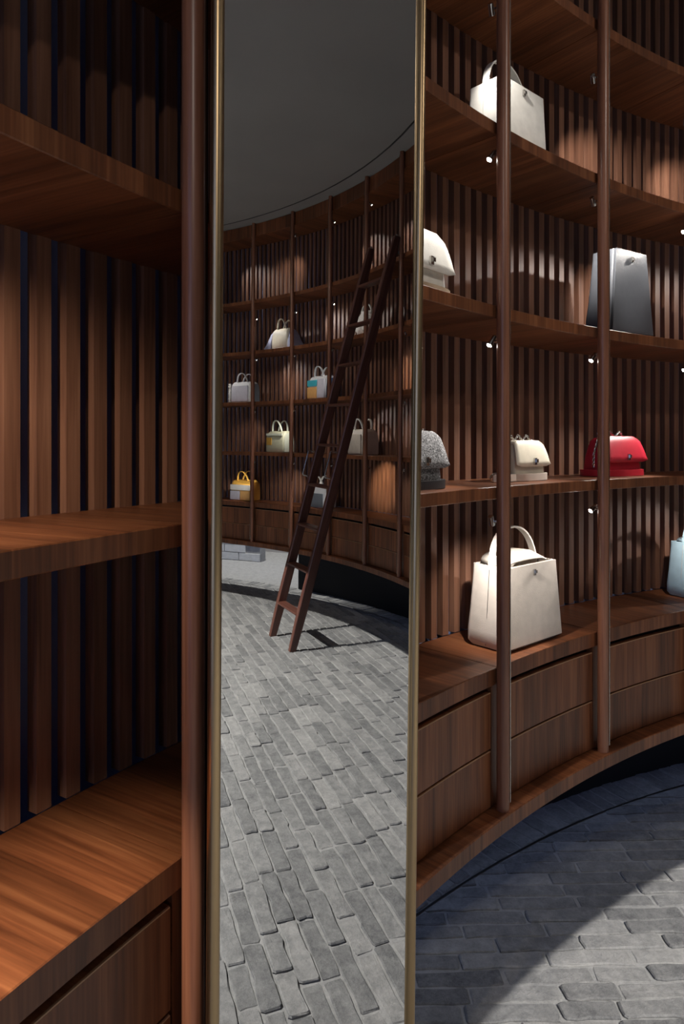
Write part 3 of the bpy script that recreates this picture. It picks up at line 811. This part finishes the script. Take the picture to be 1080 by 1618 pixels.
def boxy(k, r, z, Wd, Dp, H, ms, label, panels=(), hh=.085, turn=0.0, wings=None, fringe=None, handle2=True):
    """soft boxy two-handled bag; panels = (x0,x1,z0,z1,material) as fractions of the front"""
    e = bag_root('handbag', k, r, z, label, 'handbag', 'handbags shown on the shelves', turn)
    body, gus, han = ms; hw, hd = Wd/2, Dp/2
    q = MB()
    q.loft([rr(hw*.96, hd*.95, .02, .002), rr(hw, hd, .02, .014), rr(hw, hd*.98, .02, H*.55), rr(hw*.99, hd*.90, .022, H*.80), rr(hw*.95, hd*.66, .022, H*.94), rr(hw*.90, hd*.42, .02, H)])
    q.build('body', body, e, smooth=True)
    for s_ in (-1, 1):
        q = MB(); v = []
        for t, g in ((.03, .80), (.5, .80), (.78, .70), (.90, .5)): 
            for sy in (-1, 1): v.append(Vector((s_*(hw+.0035), sy*hd*g, H*t)))
        v += [x-Vector((s_*.003, 0, 0)) for x in v]
        f = [(0, 1, 3, 2), (2, 3, 5, 4), (4, 5, 7, 6), (8, 10, 11, 9), (10, 12, 13, 11), (12, 14, 15, 13), (0, 2, 10, 8), (2, 4, 12, 10), (4, 6, 14, 12), (1, 9, 11, 3), (3, 11, 13, 5), (5, 13, 15, 7), (6, 7, 15, 14), (0, 8, 9, 1)]
        q.add(v, f).build('gusset', gus, e)
    for x0, x1, z0, z1, mm_ in panels:
        q = MB(); q.box(((x0+x1)/2*hw, -hd-.001, (z0+z1)/2*H), ((x1-x0)/2*hw-.002, .005, (z1-z0)/2*H-.002)); q.build('front_panel', mm_, e)
    for y, ln in ((-hd*.45, -.02), (hd*.45, .02)) if handle2 else ((0, 0),):
        strap('handle', strap_arc(-hw*.52, hw*.52, y, H*.88, hh+H*.1, 18, ln, 2.0), (0, .016, 0), .006, han, e)
    if wings:
        for s_ in (-1, 1):
            q = MB(); v = []
            for t, out, g in ((.02, .085, 1.25), (.35, .045, 1.05), (.70, .022, .8), (.92, .006, .45)):
                for sy in (-1, 1): v.append(Vector((s_*(hw+out), sy*hd*g, H*t)))
            for t, out, g in ((.02, .004, 1.05), (.35, .004, 1.0), (.70, .003, .78), (.92, .002, .43)):
                for sy in (-1, 1): v.append(Vector((s_*(hw+out), sy*hd*g, H*t)))
            f = []
            for i in range(3):
                f += [(2*i, 2*i+1, 2*i+3, 2*i+2), (8+2*i, 10+2*i, 11+2*i, 9+2*i), (2*i, 2*i+2, 10+2*i, 8+2*i), (2*i+1, 9+2*i, 11+2*i, 2*i+3)]
            f += [(6, 7, 15, 14), (0, 8, 9, 1)]
            q.add(v, f).build('side_wing', wings, e)
    if fringe:
        for s_ in (-1, 1):
            q = MB(); fr_ = random.Random(3)
            for i in range(16):
                zz = H*(.06+.82*i/15); q.box((s_*(hw+.004), -hd*.98+fr_.uniform(-.004, .004), zz), (.009+fr_.uniform(0, .004), .006, .0055), Euler((0, fr_.uniform(-.35, .35), 0)).to_matrix())
            q.build('fringe', fringe, e)
    return e
Lc = lambda n, c, r=.45, b_=.25: M.setdefault(n, leather(n, c, r, b_))
cream = Lc('cream_leather', (0.64, 0.575, 0.505), .5); white = Lc('white_leather', (0.80, 0.78, 0.72), .42); ivory = Lc('ivory_leather', (0.74, 0.68, 0.55), .42)
black = Lc('black_leather', (0.075, 0.080, 0.090), .30); red = Lc('red_leather', (0.50, 0.020, 0.040), .42); redd = Lc('dark_red_edge', (0.12, 0.006, 0.010))
blue = Lc('pale_blue_leather', (0.40, 0.55, 0.62), .5); edge = Lc('dark_edge_paint', (0.05, 0.045, 0.04)); greye = Lc('pale_edge', (0.45, 0.42, 0.38))
felt = plain('speckled_felt', (0.23, 0.23, 0.235), 0.95, 0, .2, 0.9, 260, 0.65, 300, 0.40, 0.62); charcoal = Lc('charcoal_leather', (0.030, 0.032, 0.036), .5)
tan_ = Lc('sand_strap', (0.52, 0.42, 0.30)); yellow = Lc('yellow_leather', (0.62, 0.34, 0.06)); ochre = Lc('ochre_gusset', (0.40, 0.17, 0.03))
orange = Lc('orange_panel', (0.72, 0.40, 0.14)); teal = Lc('teal_panel', (0.06, 0.42, 0.50)); navyl = Lc('navy_leather', (0.025, 0.045, 0.10)); lilac = Lc('lilac_panel', (0.60, 0.58, 0.64))
olive = Lc('olive_leather', (0.45, 0.44, 0.31)); sage = Lc('sage_gusset', (0.60, 0.62, 0.50)); gold = Lc('gold_plate', (0.42, 0.24, 0.05), .35); beige = Lc('beige_leather', (0.55, 0.48, 0.40))
slate = Lc('slate_leather', (0.11, 0.125, 0.145)); greyw = Lc('grey_white_leather', (0.62, 0.62, 0.63)); periw = Lc('blue_grey_suede', (0.36, 0.38, 0.52), .9); shag = plain('white_shag', (0.74, 0.70, 0.66), .95, 0, .1, 1.0, 160, .15, 90)

SM = [s+0.0005 for s in SHELF]; BZ = Z_BASE+0.0005
tote(2.47, R+0.125, BZ, .272, .142, .232, .86, .86, cream, edge, 'large cream grained tote with one top handle standing on the base cabinet', hump=.035, hh=.10)
tote(2.42, R+0.135, SM[2], .225, .120, .190, .92, .9, white, greye, 'white structured tote with one handle, highest bag on the right shelves', hump=.03, hh=.095)
tote(3.53, R+0.125, SM[1], .232, .105, .290, .72, .85, black, charcoal, 'tall glossy black leather tote without handle on the upper right shelf', handle=False, hump=0)
tote(4.50, R+0.145, BZ, .26, .135, .205, .88, .85, blue, greye, 'pale blue leather tote cut off by the right photo edge', hump=.02, hh=.09)
flap_bag(2.60, R+0.150, SM[0], .165, .075, .120, ivory, edge, 'small ivory flap bag with chain and long strap on the shelf', tail=True, ringm=cream)
flap_bag(3.53, R+0.150, SM[0], .215, .095, .135, red, redd, 'bright red flap bag with silver chain on the shelf', drape=True)
flap_bag(1.54, R+0.125, SM[0], .200, .085, .142, felt, charcoal, 'speckled grey felt flap bag half hidden by the mirror edge', ringm=charcoal)
flap_bag(1.56, R+0.125, SM[1], .205, .095, .165, white, edge, 'white flap bag on the upper shelf beside the mirror frame', ringm=tan_)
# bags on the far side, seen in the mirror
boxy(12.44, R+.15, BZ, .255, .15, .195, (yellow, ochre, yellow), 'yellow handbag with white front panels on the far base cabinet',
     ((-.97, .97, .50, .78, white), (.0, .97, .03, .48, lilac), (-.97, -.04, .03, .48, orange)))
boxy(12.46, R+.15, SM[1], .25, .15, .20, (greyw, slate, greyw), 'pale grey handbag with fringed edges on the far upper shelf', ((-.80, .80, .05, .80, lilac),), fringe=white)
boxy(11.60, R+.15, SM[0], .23, .15, .195, (olive, sage, sage), 'olive green handbag with a gold plate on the far shelf', ((.28, .85, .33, .70, gold), (-.9, .9, .78, .90, sage)), hh=.10)
boxy(10.54, R+.15, SM[1], .235, .15, .20, (greyw, navyl, greyw), 'teal, orange and white colour-block handbag on the far upper shelf',
     ((-.10, .97, .55, .82, teal), (-.10, .97, .03, .52, orange), (-.97, -.18, .03, .85, lilac)))
boxy(9.49, R+.15, SM[0], .225, .16, .205, (beige, beige, white), 'beige handbag on the far shelf behind the ladder', ((-.75, .80, .05, .80, beige),))
boxy(10.56, R+.15, BZ, .25, .14, .19, (greyw, white, white), 'slate and white handbag on the far base cabinet behind the ladder', ((-.85, .95, .03, .66, slate),))
boxy(11.50, R+.15, SM[2], .21, .14, .19, (ivory, periw, ivory), 'cream handbag with blue-grey side wings on the far top shelf', (), wings=periw, hh=.09)
# shaggy white bag: a displaced pouch with a handle
e = bag_root('fur_bag', 9.42, R+.15, SM[2], 'shaggy white fur bag behind the ladder on the far top shelf', 'handbag', 'handbags shown on the shelves')
q = MB(); rings = []
for i in range(15):
    t = i/14; hw_ = .125*(1-.30*t**2)*(math.sin(math.pi*min(1, .12+t*.80)))**.35; hd_ = .075*(1-.5*t**2)*(math.sin(math.pi*min(1, .12+t*.80)))**.35
    ring = []
    for j in range(28):
        a = 2*math.pi*j/28; p = Vector((math.cos(a)*hw_, math.sin(a)*hd_, .003+.20*t))
        ring.append(p*1.0+Vector((math.cos(a), math.sin(a), 0))*(noise.noise(p*55)*.012))
    rings.append(ring)
q.loft(rings).build('body', shag, e, smooth=False)
strap('handle', strap_arc(-.07, .07, 0, .17, .09, 16), (0, .016, 0), .006, white, e)

# ------------------------------------------------------------------ ceiling downlight fittings (room centre, above the frame)
for x, y, lab in ((CX, CY, 'round recessed ceiling downlight at the centre of the room'), (CX-0.35, CY+0.05, 'smaller round recessed downlight beside the central one')):
    e = empty('ceiling_downlight', (x, y, CEIL)); tag(e, lab, 'downlight', 'ceiling downlights')
    q = MB(); q.loft([[Vector((math.cos(a*math.pi/12)*r, math.sin(a*math.pi/12)*r, z)) for a in range(24)] for r, z in ((.10, -.001), (.10, -.008), (.075, -.010), (.07, -.004))], False, False)
    q.build('trim_ring', M['steel'], e, smooth=True)
    q = MB(); q.loft([[Vector((math.cos(a*math.pi/12)*r, math.sin(a*math.pi/12)*r, z)) for a in range(24)] for r, z in ((.07, -.004), (.069, -.003))], True, True)
    q.build('lens', M['lens_on'], e)

for (p, t_, w_, a_), lab in zip(WASH, ('above and behind the viewer', 'over the right-hand shelves', 'over the ladder', 'over the yellow bag')):
    e = empty('added_spotlight', p)  # unseen fitting, added to go with its wash lamp
    tag(e, 'added black cylindrical ceiling spotlight '+lab+', out of frame', 'spotlight', 'added ceiling spotlights')
    q = MB(); q.tube([(0, 0, -.001), (0, 0, -.10)], .010, 10); q.build('stem', M['steel'], e, smooth=True)
    dv = (t_-p+Vector((0, 0, .14))).normalized(); qd = dv.to_track_quat('Z', 'Y'); c = Vector((0, 0, -.14))
    q = MB(); q.loft([[c+qd @ Vector((math.cos(a*math.pi/8)*r, math.sin(a*math.pi/8)*r, z)) for a in range(16)] for r, z in ((.035, -.14), (.04, -.13), (.04, -.012), (.036, -.02))]); q.build('housing', M['black'], e, smooth=True)
